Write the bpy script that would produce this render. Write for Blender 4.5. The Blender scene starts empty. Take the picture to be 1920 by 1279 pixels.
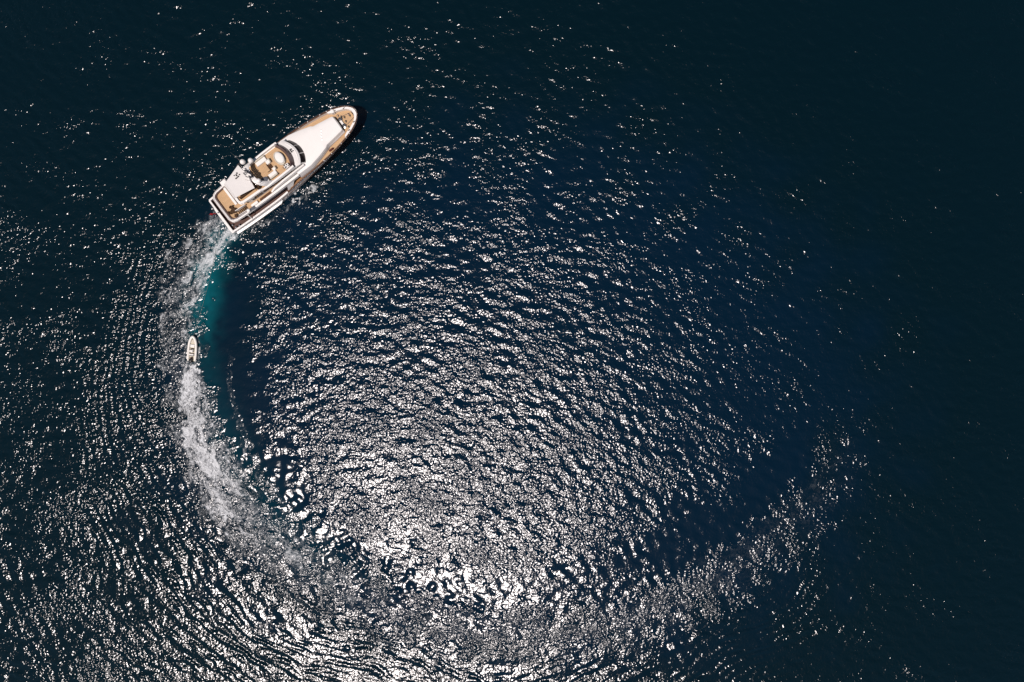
import bpy, bmesh, math, random
import numpy as np

# ------------------------------------------------------------------ camera, sky, sun, exposure
scene = bpy.context.scene
H = 138.0                                   # drone height above the sea (m)
FPX = 1280.0                                # focal length in photo pixels (24 mm equivalent)
cam_data = bpy.data.cameras.new("drone_camera")
cam_data.sensor_width = 36.0
cam_data.lens = 24.0
cam_data.clip_start = 1.0
cam_data.clip_end = 12000.0
cam = bpy.data.objects.new("drone_camera", cam_data)
cam.location = (0, 0, H)
cam.rotation_euler = (0, 0, 0)              # straight down, picture top = +Y
scene.collection.objects.link(cam)
scene.camera = cam

SUN_DIR = np.array((-20.0, -48.0, 138.0)); SUN_DIR /= np.linalg.norm(SUN_DIR)
SUN_EL = math.asin(SUN_DIR[2])
SUN_AZ = math.atan2(SUN_DIR[0], SUN_DIR[1])
world = bpy.data.worlds.new("World"); scene.world = world
world.use_nodes = True
wn = world.node_tree.nodes; wl = world.node_tree.links
bg = wn["Background"]; bg.inputs["Strength"].default_value = 0.05
sky = wn.new("ShaderNodeTexSky"); sky.sky_type = 'NISHITA'; sky.sun_disc = False
sky.sun_elevation = SUN_EL; sky.sun_rotation = SUN_AZ
wl.new(sky.outputs["Color"], bg.inputs["Color"])
sun_data = bpy.data.lights.new("sun", 'SUN')
sun_data.energy = 4.6; sun_data.angle = math.radians(0.53); sun_data.color = (1.0, 0.905, 0.865)
sun = bpy.data.objects.new("sun", sun_data)
from mathutils import Vector
sun.rotation_euler = Vector((-SUN_DIR[0], -SUN_DIR[1], -SUN_DIR[2])).to_track_quat('-Z', 'Y').to_euler()
sun.location = (-30, -100, 260)
scene.collection.objects.link(sun)
scene.view_settings.view_transform = 'Standard'
scene.view_settings.look = 'None'
scene.view_settings.exposure = 0.0
scene.view_settings.gamma = 1.0
scene.view_settings.use_curve_mapping = False
scene.cycles.use_denoising = False
scene.cycles.max_bounces = 8
scene.cycles.transparent_max_bounces = 12

# ------------------------------------------------------------------ helpers
def px(x, y, z=0.0):
    """a photo measurement -> metres on the plane at height z"""
    return ((x - 960.0) / FPX * (H - z), (639.5 - y) / FPX * (H - z))

def tag(o, label=None, cat=None, group=None, kind=None):
    if label: o["label"] = label
    if cat: o["category"] = cat
    if group: o["group"] = group
    if kind: o["kind"] = kind
    return o

def smooth(a, b, x):
    t = np.clip((x - a) / (b - a), 0.0, 1.0)
    return t * t * (3 - 2 * t)

def new_mat(name):
    m = bpy.data.materials.new(name); m.use_nodes = True
    nt = m.node_tree
    for n in list(nt.nodes): nt.nodes.remove(n)
    out = nt.nodes.new("ShaderNodeOutputMaterial")
    return m, nt, out

# ------------------------------------------------------------------ sea surface
DX = 0.16
NX, NY = 1600, 1152                         # periodic wave tile, 256 x 184 m
rng = np.random.default_rng(7)
kx = 2 * np.pi * np.fft.fftfreq(NX, DX)[None, :]
ky = 2 * np.pi * np.fft.fftfreq(NY, DX)[:, None]
KK = np.hypot(kx, ky); KK[0, 0] = 1e-6
LAM = 2 * np.pi / KK
TH = np.arctan2(ky, kx)

def field(weight, slope_rms=None, seed=0):
    """random periodic field with a given spectral weight, scaled by slope or to unit variance"""
    r = np.random.default_rng(seed)
    F = np.fft.fft2(r.standard_normal((NY, NX))) * weight
    f = np.fft.ifft2(F).real
    if slope_rms is None:
        return (f - f.mean()) / f.std()
    sx = np.fft.ifft2(1j * kx * F).real; sy = np.fft.ifft2(1j * ky * F).real
    return (f - f.mean()) * (slope_rms / math.sqrt((sx.var() + sy.var()) / 2))

def band(lo, hi, soft=0.25):
    l = np.log(LAM)
    return 1 / (1 + np.exp(-(l - math.log(lo)) / (soft * .4))) / (1 + np.exp((l - math.log(hi)) / (soft * .4)))

def spread(deg, power, floor=0.0):
    """angular spread about the direction of travel (deg from +X)"""
    c = np.abs(np.cos(TH - math.radians(deg)))
    return np.sqrt(c ** power + floor)

XT = (np.arange(NX) - NX / 2) * DX
YT = (np.arange(NY) - NY / 2) * DX
GX, GY = np.meshgrid(XT, YT)
PXX = GX / H * FPX + 960.0                  # photo pixels of the grid, to measure the wake along
PYY = 639.5 - GY / H * FPX

# wake centre line: x, y, half width (photo px), foam, churn, slick
WAKE = np.array([
    (436, 398, 26, 1.00, 1.0, 0.0),
    (405, 434, 38, 0.95, 1.0, 0.2),
    (368, 486, 44, 0.80, 1.0, 0.8),
    (344, 545, 42, 0.70, 1.0, 1.0),
    (338, 605, 40, 0.62, 1.0, 1.0),
    (340, 660, 40, 0.66, 1.0, 1.0),
    (352, 735, 46, 0.66, 1.0, 1.0),
    (370, 815, 54, 0.66, 1.0, 1.0),
    (405, 895, 62, 0.60, 1.0, 1.0),
    (465, 980, 66, 0.50, 1.0, 1.0),
    (560, 1062, 64, 0.40, 1.0, 1.0),
    (690, 1135, 58, 0.27, 1.0, 0.95),
    (840, 1180, 54, 0.24, .95, 0.85),
    (1000, 1196, 52, 0.22, .9, 0.8),
    (1150, 1178, 50, 0.22, .9, 0.7),
    (1290, 1124, 54, 0.24, .9, 0.85),
    (1402, 1054, 54, 0.18, .85, 0.9),
    (1496, 976, 54, 0.14, .8, 0.9),
    (1564, 890, 52, 0.11, .75, 0.7),
    (1582, 800, 46, 0.07, .65, 0.4),
    (1562, 705, 36, 0.02, .5, 0.1)])

def catmull(P, n):
    out = []
    for i in range(len(P) - 1):
        p0, p1, p2, p3 = P[max(i - 1, 0)], P[i], P[i + 1], P[min(i + 2, len(P) - 1)]
        for k in range(n):
            t = k / n
            out.append(0.5 * ((2 * p1) + (p2 - p0) * t + (2 * p0 - 5 * p1 + 4 * p2 - p3) * t * t
                              + (3 * p1 - p0 - 3 * p2 + p3) * t ** 3))
    out.append(P[-1]); return np.array(out)

def along(path, X, Y):
    """signed distance (px, + = inside the turn) to a path and its interpolated columns"""
    S = catmull(path, 8)
    step = 4                                 # on a coarser lattice, then enlarged
    xs = X[::step, ::step]; ys = Y[::step, ::step]
    best = np.full(xs.shape, 1e12); sd = np.zeros(xs.shape)
    cols = np.zeros(xs.shape + (path.shape[1] - 2,)); tt = np.zeros(xs.shape)
    for i in range(len(S) - 1):
        a, b = S[i, :2], S[i + 1, :2]; d = b - a; L2 = d @ d
        t = ((xs - a[0]) * d[0] + (ys - a[1]) * d[1]) / L2
        lo = -0.6 if i == 0 else 0.0
        tc = np.clip(t, lo, 1)
        qx = xs - (a[0] + d[0] * tc); qy = ys - (a[1] + d[1] * tc)
        D = qx * qx + qy * qy
        m = D < best
        best = np.where(m, D, best)
        side = np.sign((d[1] * (xs - a[0]) - d[0] * (ys - a[1])))
        sd = np.where(m, np.sqrt(D) * side, sd)
        tt = np.where(m, i + tc, tt)
        c = S[i, 2:] + (S[i + 1, 2:] - S[i, 2:]) * np.clip(tc, 0, 1)[..., None]
        cols = np.where(m[..., None], c, cols)
    def up(A):
        h, w = A.shape
        yi = np.minimum(np.arange(X.shape[0]) / step, h - 1.001); xi = np.minimum(np.arange(X.shape[1]) / step, w - 1.001)
        y0 = yi.astype(int); x0 = xi.astype(int); fy = (yi - y0)[:, None]; fx = (xi - x0)[None, :]
        A00 = A[np.ix_(y0, x0)]; A01 = A[np.ix_(y0, x0 + 1)]; A10 = A[np.ix_(y0 + 1, x0)]; A11 = A[np.ix_(y0 + 1, x0 + 1)]
        return (A00 * (1 - fx) + A01 * fx) * (1 - fy) + (A10 * (1 - fx) + A11 * fx) * fy
    si = up(np.where(sd < 0, -1.0, 1.0)); di = up(np.abs(sd))
    return di * np.where(si < 0, -1.0, 1.0), up(tt) / 8.0, [up(cols[..., k]) for k in range(cols.shape[-1])]

sd, tw, (hw, foam0, churn0, slick0) = along(WAKE, PXX, PYY)

n_big = field(band(9, 30), seed=11); n_mid = field(band(3.5, 10), seed=12); n_sml = field(band(1.2, 4), seed=13)
sdw = sd + 9 * n_mid + 4 * n_sml            # ragged edges
end_fade = smooth(20.0, 18.6, tw + .25 * n_big)
# churned band
churn = smooth(1.25, 0.75, np.abs(sdw) / hw) * np.clip(churn0, 0, 1) * end_fade
n_hole = field(band(4, 14), seed=15)
churn *= np.clip(0.74 + np.interp(tw, [2, 8, 14], [.12, .30, .42]) * (n_hole + .5 * n_mid), 0.05, 1.15)
# foam: heavy behind the boats
foam = smooth(1.15, 0.45, np.abs(sdw + 4) / hw) * np.clip(foam0, 0, 1) * end_fade
# slick on the inner side of the turn
sdi = sd + 10 * n_big + 5 * n_mid
sl_w = np.interp(tw, [0, 6.5, 9, 10.5, 12.5, 16, 18], [185, 180, 140, 130, 165, 205, 130])
slick = smooth(-10, 25, sdi) * smooth(1.08, np.interp(tw, [9, 12], [0.58, 0.30]), sdi / sl_w + np.interp(tw, [9, 12], [0.07, .10]) * n_mid) * np.clip(slick0, 0, 1) * end_fade
slick *= smooth(0.6, 2.5, tw)
# turquoise, aerated water along the inner edge behind the yacht
TURQ = np.array([(428, 440, 26, .85), (402, 500, 32, 1.0), (392, 560, 38, 1.0), (388, 610, 32, .75), (390, 660, 30, .30),
                 (405, 730, 40, .17), (430, 820, 54, .17), (470, 900, 62, .14), (540, 990, 66, .15), (640, 1060, 60, 0.06), (760, 1110, 50, 0)])
s2, t2, (tw_w, tq0) = along(TURQ, PXX, PYY)
turq = (0.85 + 0.16 * n_mid + 0.10 * n_sml) * np.exp(-((s2 + 5 * n_mid + 2 * n_sml) / (tw_w * np.where(s2 > 0, 0.60, 0.85))) ** 2) * np.clip(tq0, 0, 1) * smooth(0, .4, t2 + .3)
# tender wash
TEND = np.array([(360, 684, 9, .95), (361, 705, 18, 1.1), (362, 740, 27, 1.0), (368, 790, 32, .85), (378, 840, 40, .85), (398, 890, 44, .78), (428, 945, 46, .6), (475, 1000, 44, .42), (540, 1055, 40, .2), (600, 1095, 36, 0.)])
s3, t3, (tn_w, tf0) = along(TEND, PXX, PYY)
tend = smooth(1.2, 0.5, np.abs(s3 + 4 * n_sml + 3 * n_mid) / tn_w) * np.clip(tf0, 0, 1) * (t3 > 0.01)
# the prop jet behind the yacht
JET = np.array([(455, 420, 14, 1.1), (428, 438, 19, 1.15), (404, 464, 16, 1.05), (389, 495, 13, .85), (378, 540, 12, .45), (366, 590, 10, .2), (358, 620, 8, 0)])
s4, t4, (jt_w, jf0) = along(JET, PXX, PYY)
jet = (t4 > -0.2) * smooth(1.3, 0.2, np.abs(s4 + 3 * n_sml + 2 * n_mid) / jt_w) * np.clip(jf0, 0, 1.2)
# thin broken line along the inner wake edge
LINE = np.array([(428, 640, 5, .0), (432, 710, 6, .6), (440, 770, 6, .5), (462, 830, 7, .7), (490, 890, 8, .8), (520, 930, 8, .7), (560, 975, 8, .5), (610, 1020, 8, .3), (660, 1060, 8, 0)])
s5, t5, (ln_w, lf0) = along(LINE, PXX, PYY)
line = (t5 > 0.08) * smooth(1.2, 0.3, np.abs(s5 + 3 * n_mid + 2 * n_sml) / ln_w) * np.clip(lf0, 0, 1) * (t5 > 0.01)

arc_len = np.concatenate([[0], np.cumsum(np.hypot(*np.diff(catmull(WAKE, 8)[:, :2], axis=0).T))]) * H / FPX
al = np.interp(tw * 8, np.arange(len(arc_len)), arc_len)
ds = -sd * H / FPX
reach = np.interp(tw, [1, 3, 6, 9, 12, 16, 19], [8, 15, 22, 40, 45, 30, 12])
bw0 = smooth(0.0, 3, ds) * smooth(1.1, 0.5, ds / reach) * smooth(0.8, 2.2, tw) * smooth(19, 14, tw)
# open-sea strength of ripples
rip = 1.0 + 0.22 * n_big
rip = np.clip(rip, 0.72, 1.6)
rip *= 1 - 0.19 * smooth(980, 1420, PXX + 60 * n_big)
rip *= 1 - 0.13 * smooth(520, 60, PYY + 50 * n_big)
rip *= 1 - 0.10 * smooth(1420, 1680, PXX + 0.25 * (640 - PYY) + 40 * n_big)
# sheltered water outside the turn on the right is smoother
rip_amp = rip * (1 + bw0 * np.interp(tw, [3, 6, 8.5], [0.30, 0.14, -0.34])) * (1 - np.interp(tw, [10, 13], [0.86, 0.74]) * slick * (1 - 0.8 * np.maximum(churn, line)))

# wave trains (direction of travel measured from +X)
h_sea = field(band(1.9, 5.2) * LAM ** 0.45 * spread(70, 2.5, .16), slope_rms=0.062, seed=21)
h_mid = field(band(0.95, 2.4) * LAM ** 0.4 * spread(76, 3, .15), slope_rms=0.048, seed=22)
h_rip = field(band(0.55, 1.0) * spread(80, 2, .30), slope_rms=0.040, seed=23)
# boat waves: crests parallel to the wake, outside of the turn
ds = -sd * H / FPX                           # metres outside the wake line
n_vast = field(band(28, 90), seed=14)
ph = ds + 0.16 * n_mid + 0.30 * n_big + 2.0 * n_vast + 0.35 * tw
reach = np.interp(tw, [1, 3, 6, 9, 12, 16, 19], [8, 15, 22, 40, 45, 30, 12])
bw = smooth(2.0, 5.5, ds) * smooth(1.15, 0.55, ds / reach) * smooth(1.2, 2.6, tw) * smooth(19, 14, tw)
h_sea *= 1 - 0.26 * smooth(1040, 1550, PXX + 60 * n_big)
h_boat = bw * np.interp(tw, [3, 8], [0.50, 0.86]) * (0.060 * np.sin(2 * np.pi * ph / 1.7) * np.clip(0.6 + 0.6 * n_mid, 0, 2)
               + 0.062 * np.sin(2 * np.pi * (ph + 0.25 * n_big + 1.2 * n_vast) / 3.0 + 1.2) * np.clip(0.7 + 0.4 * n_big, 0, 2))
# confused churn inside the band and smooth lumps in the slick
h_churn = field(band(0.6, 2.2) * LAM ** 0.3, slope_rms=0.17, seed=31)
h_lump = field(band(2.0, 6.5) * LAM ** 0.45, slope_rms=0.105, seed=32)
wide = np.clip(smooth(1.9, 0.9, np.abs(sdw - 10) / hw) * end_fade * np.clip(churn0, 0, 1), 0, 1)
hgt = (h_sea * (1 - np.interp(tw, [6, 8.5, 10, 13], [0.68, 0.5, 0.45, 0.25]) * slick) * (1 - 0.55 * bw) + h_mid * rip_amp + h_rip * rip_amp + h_boat
       + h_churn * churn * 0.8 + h_lump * (0.9 * wide + .3 * slick) * smooth(6.8, 8.8, tw) * np.interp(tw, [11, 13], [1, .3]))
hgt *= 1 - 0.3 * smooth(0.3, 1.0, np.maximum(tend, jet))

# grid lines: fine over the frame, stretching to the horizon
def axis(n, d, far):
    half = (np.arange(n) - n / 2) * d
    ext = []; s, c = d * 1.6, half[-1]
    while c < far:
        c += s; ext.append(c); s *= 1.28
    ext = np.array(ext)
    lo = -(ext[::-1]) + (half[0] + half[-1])
    return np.concatenate([lo, half, ext]), len(ext)
CX, CY = 1470, 1040
ax, ex = axis(CX, DX, 6000); ay, ey = axis(CY, DX, 6000)
ox, oy = (NX - CX) // 2, (NY - CY) // 2
def spread_out(A, edge=None):
    c = A[oy:oy + CY, ox:ox + CX]
    f = np.pad(c, ((ey, ey), (ex, ex)), mode='edge')
    if edge is not None:
        k = np.concatenate([np.linspace(0, 1, 1), ]) 
    return f
fx = np.ones(len(ax)); fy = np.ones(len(ay))
for f, e in ((fx, ex), (fy, ey)):
    d = np.arange(e)[::-1]; w = np.clip(1 - (d + 1) / 3.0, 0, 1)[::-1]
    f[:e] = np.clip(1 - (np.arange(e)[::-1] + 1) / 3.0, 0, 1); f[-e:] = np.clip(1 - (np.arange(e) + 1) / 3.0, 0, 1)
fade = fy[:, None] * fx[None, :]
HG = spread_out(hgt) * fade
MX, MY = np.meshgrid(ax, ay)

def grid_mesh(name, X, Y, Z, keep=None, attrs=None):
    ny, nx = X.shape
    idx = np.arange(ny * nx).reshape(ny, nx)
    q = np.stack([idx[:-1, :-1], idx[:-1, 1:], idx[1:, 1:], idx[1:, :-1]], -1).reshape(-1, 4)
    co = np.stack([X, Y, Z], -1).reshape(-1, 3)
    at = {k: v.reshape(-1) for k, v in (attrs or {}).items()}
    if keep is not None:
        k = keep.reshape(-1)
        q = q[k[q].any(1)]
        used = np.zeros(len(co), bool); used[q.reshape(-1)] = True
        remap = np.cumsum(used) - 1
        q = remap[q]; co = co[used]; at = {n: v[used] for n, v in at.items()}
    me = bpy.data.meshes.new(name)
    me.vertices.add(len(co)); me.vertices.foreach_set("co", co.astype(np.float32).reshape(-1))
    me.loops.add(len(q) * 4); me.loops.foreach_set("vertex_index", q.astype(np.int32).reshape(-1))
    me.polygons.add(len(q)); me.polygons.foreach_set("loop_start", np.arange(0, len(q) * 4, 4, dtype=np.int32))
    me.polygons.foreach_set("use_smooth", np.ones(len(q), bool))
    for n, v in at.items():
        a = me.attributes.new(n, 'FLOAT', 'POINT'); a.data.foreach_set("value", v.astype(np.float32))
    me.update(calc_edges=True)
    o = bpy.data.objects.new(name, me); scene.collection.objects.link(o)
    return o

# bluer middle, darker outside: edge darkening put into the water colour
inside = smooth(170, -110, np.hypot((PXX - 985) / 590, (PYY - 760) / 470) * 400 - 400 + 25 * n_big)
ripA = spread_out(rip_amp); churnA = spread_out(churn) * (fade > 0)
turqA = spread_out(np.clip(turq + 0.25 * jet, 0, 1)) * (fade > 0)
insA = spread_out(inside) * (fade > 0)
sea = grid_mesh("sea", MX, MY, HG, attrs={"ripple": ripA, "churn": churnA, "turquoise": turqA, "inner": insA})
tag(sea, "deep dark blue sea with sun glitter and a turning wake", "sea", kind="structure")

def attr(nt, name):
    n = nt.nodes.new("ShaderNodeAttribute"); n.attribute_name = name; return n.outputs["Fac"]
def math_node(nt, op, a, b=None, c=None, clamp=False):
    n = nt.nodes.new("ShaderNodeMath"); n.operation = op; n.use_clamp = clamp
    for i, v in enumerate((a, b, c)):
        if v is None: continue
        if isinstance(v, (int, float)): n.inputs[i].default_value = v
        else: nt.links.new(v, n.inputs[i])
    return n.outputs[0]
def mix_col(nt, f, a, b):
    n = nt.nodes.new("ShaderNodeMix"); n.data_type = 'RGBA'
    for s, v in ((0, f), (6, a), (7, b)):
        if isinstance(v, (int, float)): n.inputs[s].default_value = v
        elif isinstance(v, tuple): n.inputs[s].default_value = v
        else: nt.links.new(v, n.inputs[s])
    return n.outputs[2]
def noise(nt, vec, scale, detail=2, rough=0.5, dist=0.0):
    n = nt.nodes.new("ShaderNodeTexNoise"); n.noise_dimensions = '3D'
    nt.links.new(vec, n.inputs["Vector"])
    n.inputs["Scale"].default_value = scale; n.inputs["Detail"].default_value = detail
    n.inputs["Roughness"].default_value = rough; n.inputs["Distortion"].default_value = dist
    return n.outputs["Fac"]

m, nt, out = new_mat("sea_water")
pos = nt.nodes.new("ShaderNodeTexCoord").outputs["Object"]
rip_o, chu_o, tur_o, ins_o = attr(nt, "ripple"), attr(nt, "churn"), attr(nt, "turquoise"), attr(nt, "inner")
n1 = noise(nt, pos, 2.1, 1, .5); n2 = noise(nt, pos, 5.0, 1, .5)
hgt_n = math_node(nt, 'ADD', math_node(nt, 'MULTIPLY', n1, 1.0), math_node(nt, 'MULTIPLY', n2, 0.15))
bump = nt.nodes.new("ShaderNodeBump"); bump.inputs["Strength"].default_value = 1.0
hh = math_node(nt, 'MULTIPLY', hgt_n, math_node(nt, 'ADD', math_node(nt, 'MULTIPLY', rip_o, 0.128), math_node(nt, 'MULTIPLY', chu_o, 0.10)))
nt.links.new(hh, bump.inputs["Height"]); bump.inputs["Distance"].default_value = 1.0
col = mix_col(nt, ins_o, (0.0001, 0.0062, 0.0099, 1), (0.0001, 0.0077, 0.0186, 1))
col = mix_col(nt, tur_o, col, (0.0004, 0.068, 0.084, 1))
dif = nt.nodes.new("ShaderNodeBsdfDiffuse"); nt.links.new(col, dif.inputs["Color"])
glo = nt.nodes.new("ShaderNodeBsdfGlossy"); glo.distribution = 'BECKMANN'
nt.links.new(bump.outputs[0], glo.inputs["Normal"])
glo.inputs["Color"].default_value = (1, 1, 1, 1)
rough = math_node(nt, 'ADD', 0.212, math_node(nt, 'MULTIPLY', chu_o, 0.012))
nt.links.new(rough, glo.inputs["Roughness"])
fre = nt.nodes.new("ShaderNodeFresnel"); fre.inputs["IOR"].default_value = 1.40
nt.links.new(bump.outputs[0], fre.inputs["Normal"])
mx = nt.nodes.new("ShaderNodeMixShader")
nt.links.new(fre.outputs[0], mx.inputs[0]); nt.links.new(dif.outputs[0], mx.inputs[1]); nt.links.new(glo.outputs[0], mx.inputs[2])
nt.links.new(mx.outputs[0], out.inputs["Surface"])
sea.data.materials.append(m)

# ------------------------------------------------------------------ foam on the wakes
def foam_material(name, bright, stretch=0.4, swirl=4.0):
    m, nt, out = new_mat(name)
    pos = nt.nodes.new("ShaderNodeTexCoord").outputs["Object"]
    f = attr(nt, "foam")
    cx = nt.nodes.new("ShaderNodeCombineXYZ")
    nt.links.new(attr(nt, "across"), cx.inputs[0])
    nt.links.new(math_node(nt, 'MULTIPLY', attr(nt, "along"), stretch), cx.inputs[1])
    # swirls: the streaks are pushed about by the turbulence
    wn_ = nt.nodes.new("ShaderNodeTexNoise"); wn_.inputs["Scale"].default_value = 0.33; wn_.inputs["Detail"].default_value = 3
    nt.links.new(pos, wn_.inputs["Vector"])
    vs = nt.nodes.new("ShaderNodeVectorMath"); vs.operation = 'MULTIPLY_ADD'
    nt.links.new(wn_.outputs["Color"], vs.inputs[0]); vs.inputs[1].default_value = (swirl, swirl, 0); nt.links.new(cx.outputs[0], vs.inputs[2])
    flow = vs.outputs[0]
    a = noise(nt, flow, 0.42, 5, .6, 0.6)
    b = noise(nt, flow, 1.0, 4, .62, 0.8)
    def ridge(v, w):
        d = math_node(nt, 'ABSOLUTE', math_node(nt, 'SUBTRACT', v, 0.5))
        return math_node(nt, 'SUBTRACT', 1.0, math_node(nt, 'MULTIPLY', d, w), clamp=True)
    def step(v, lo, hi):
        n = nt.nodes.new("ShaderNodeMapRange"); n.interpolation_type = 'SMOOTHSTEP'
        nt.links.new(v, n.inputs["Value"])
        for k, x in (("From Min", lo), ("From Max", hi)):
            if isinstance(x, (int, float)): n.inputs[k].default_value = x
            else: nt.links.new(x, n.inputs[k])
        return n.outputs["Result"]
    lace = math_node(nt, 'MAXIMUM', ridge(a, 16.0), math_node(nt, 'MULTIPLY', ridge(b, 12.0), 0.8))
    lump = step(noise(nt, flow, 0.34, 6, .74, 0.5), 0.37, 0.65)
    fine = step(noise(nt, pos, 1.3, 5, .75, 1.2), 0.43, 0.60)
    th = math_node(nt, 'SUBTRACT', 1.16, f)
    dens = step(lump, math_node(nt, 'SUBTRACT', th, 0.20), math_node(nt, 'ADD', th, 0.20))
    g = math_node(nt, 'MAXIMUM', math_node(nt, 'MULTIPLY', lace, 0.8), math_node(nt, 'MULTIPLY', math_node(nt, 'MULTIPLY', fine, f), 0.78))
    cov = math_node(nt, 'MULTIPLY', dens, math_node(nt, 'ADD', 0.02, g), clamp=True)
    thin = math_node(nt, 'MULTIPLY', math_node(nt, 'MULTIPLY', lace, fine), math_node(nt, 'MULTIPLY', f, 0.8), clamp=True)
    cov = math_node(nt, 'MAXIMUM', cov, thin)
    cov = math_node(nt, 'MULTIPLY', cov, math_node(nt, 'MULTIPLY', f, 2.6, clamp=True), clamp=True)
    bs = nt.nodes.new("ShaderNodeBsdfDiffuse"); bs.inputs["Color"].default_value = bright
    bu = nt.nodes.new("ShaderNodeBump"); bu.inputs["Strength"].default_value = 0.7; bu.inputs["Distance"].default_value = 0.12
    nt.links.new(g, bu.inputs["Height"]); nt.links.new(bu.outputs[0], bs.inputs["Normal"])
    tr = nt.nodes.new("ShaderNodeBsdfTransparent")
    mx = nt.nodes.new("ShaderNodeMixShader")
    nt.links.new(cov, mx.inputs[0]); nt.links.new(tr.outputs[0], mx.inputs[1]); nt.links.new(bs.outputs[0], mx.inputs[2])
    nt.links.new(mx.outputs[0], out.inputs["Surface"])
    return m
core = (slice(oy, oy + CY), slice(ox, ox + CX))
foam *= 0.58 + 0.42 * smooth(-18, 14, sd + 4 * n_mid)
fo = np.maximum(np.maximum(foam * (0.80 + 0.13 * n_mid), jet), line * 0.36)[core]
RING = np.array([(352, 690, 7, .3), (350, 668, 7, .5), (353, 645, 6, .5), (361, 627, 6, .55), (370, 642, 6, .5), (372, 662, 7, .5), (368, 690, 7, .3)])
s7, t7, (rw_, rf0) = along(RING, PXX, PYY)
fo = np.maximum(fo, (smooth(1.4, 0.3, np.abs(s7 + 3 * n_sml) / rw_) * np.clip(rf0, 0, 1) * np.clip(.85 + .4 * n_sml, 0, 1.3))[core])
SIDE = np.array([(610, 330, 5, 0.), (598, 345, 8, .5), (580, 358, 9, .65), (555, 378, 8, .5), (520, 402, 7, .45), (480, 425, 7, .5), (455, 440, 8, .5)])
s6, t6, (sw_, sf0) = along(SIDE, PXX, PYY)
side = smooth(1.3, 0.3, np.abs(s6 + 4 * n_mid + 3 * n_sml) / sw_) * np.clip(sf0, 0, 1) * np.clip(.8 + .5 * n_mid, 0, 1.3)
fo = np.clip(np.maximum(fo, side[core]), 0, 1.15)
te = tend[core]
is_t = te > fo
lift = 0.03
wake_foam = grid_mesh("wake_foam", GX[core], GY[core], hgt[core] + lift, keep=(fo > 0.03) & ~is_t, attrs={"foam": fo, "along": al[core], "across": -ds[core]})
wake_foam.data.materials.append(foam_material("wake_foam", (0.66, 0.69, 0.70, 1)))
tag(wake_foam, "grey white churned foam trailing from the big yacht in a curve", "wake foam", kind="stuff")
tender_foam = grid_mesh("wake_foam", GX[core], GY[core], hgt[core] + lift, keep=(te > 0.03) & is_t, attrs={"foam": te, "along": al[core], "across": -ds[core]})
tender_foam.data.materials.append(foam_material("tender_foam", (0.74, 0.76, 0.77, 1)))
tag(tender_foam, "brighter white fluffy foam streaming straight behind the small towed tender", "wake foam", kind="stuff")

# ------------------------------------------------------------------ materials of the boats
def paint(name, colour, rough=0.35, var=0.06, scale=1.5, spec=0.5, metal=0.0, bumpy=0.0):
    m, nt, out = new_mat(name)
    b = nt.nodes.new("ShaderNodeBsdfPrincipled")
    pos = nt.nodes.new("ShaderNodeTexCoord").outputs["Object"]
    n = noise(nt, pos, scale, 4, .6)
    lo = tuple(c * (1 - var) for c in colour) + (1,); hi = tuple(min(1, c * (1 + var)) for c in colour) + (1,)
    nt.links.new(mix_col(nt, n, lo, hi), b.inputs["Base Color"])
    b.inputs["Roughness"].default_value = rough; b.inputs["Metallic"].default_value = metal
    b.inputs["Specular IOR Level"].default_value = spec
    if bumpy:
        bu = nt.nodes.new("ShaderNodeBump"); bu.inputs["Strength"].default_value = bumpy; bu.inputs["Distance"].default_value = .05
        nt.links.new(n, bu.inputs["Height"]); nt.links.new(bu.outputs[0], b.inputs["Normal"])
    nt.links.new(b.outputs[0], out.inputs["Surface"]); return m

def teak(name, colour):
    m, nt, out = new_mat(name)
    b = nt.nodes.new("ShaderNodeBsdfPrincipled")
    pos = nt.nodes.new("ShaderNodeTexCoord").outputs["Object"]
    st = nt.nodes.new("ShaderNodeMapping"); st.inputs["Scale"].default_value = (0.35, 3.2, 1); nt.links.new(pos, st.inputs["Vector"])
    n = noise(nt, st.outputs[0], 1.0, 4, .65); n2 = noise(nt, pos, 0.7, 3, .6)
    w = nt.nodes.new("ShaderNodeTexWave"); w.bands_direction = 'Y'; w.inputs["Scale"].default_value = 2.6
    w.inputs["Distortion"].default_value = .0; nt.links.new(pos, w.inputs["Vector"])
    cau = math_node(nt, 'GREATER_THAN', w.outputs["Fac"], 0.93)
    c = mix_col(nt, n, tuple(x * .68 for x in colour) + (1,), tuple(min(1, x * 1.28) for x in colour) + (1,))
    c = mix_col(nt, math_node(nt, 'MULTIPLY', n2, .35), c, (colour[0] * 1.15, colour[1] * 1.2, colour[2] * 1.4, 1))
    c = mix_col(nt, math_node(nt, 'MULTIPLY', cau, .55), c, (.06, .045, .035, 1))
    nt.links.new(c, b.inputs["Base Color"]); b.inputs["Roughness"].default_value = .7
    b.inputs["Specular IOR Level"].default_value = .25
    nt.links.new(b.outputs[0], out.inputs["Surface"]); return m

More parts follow.
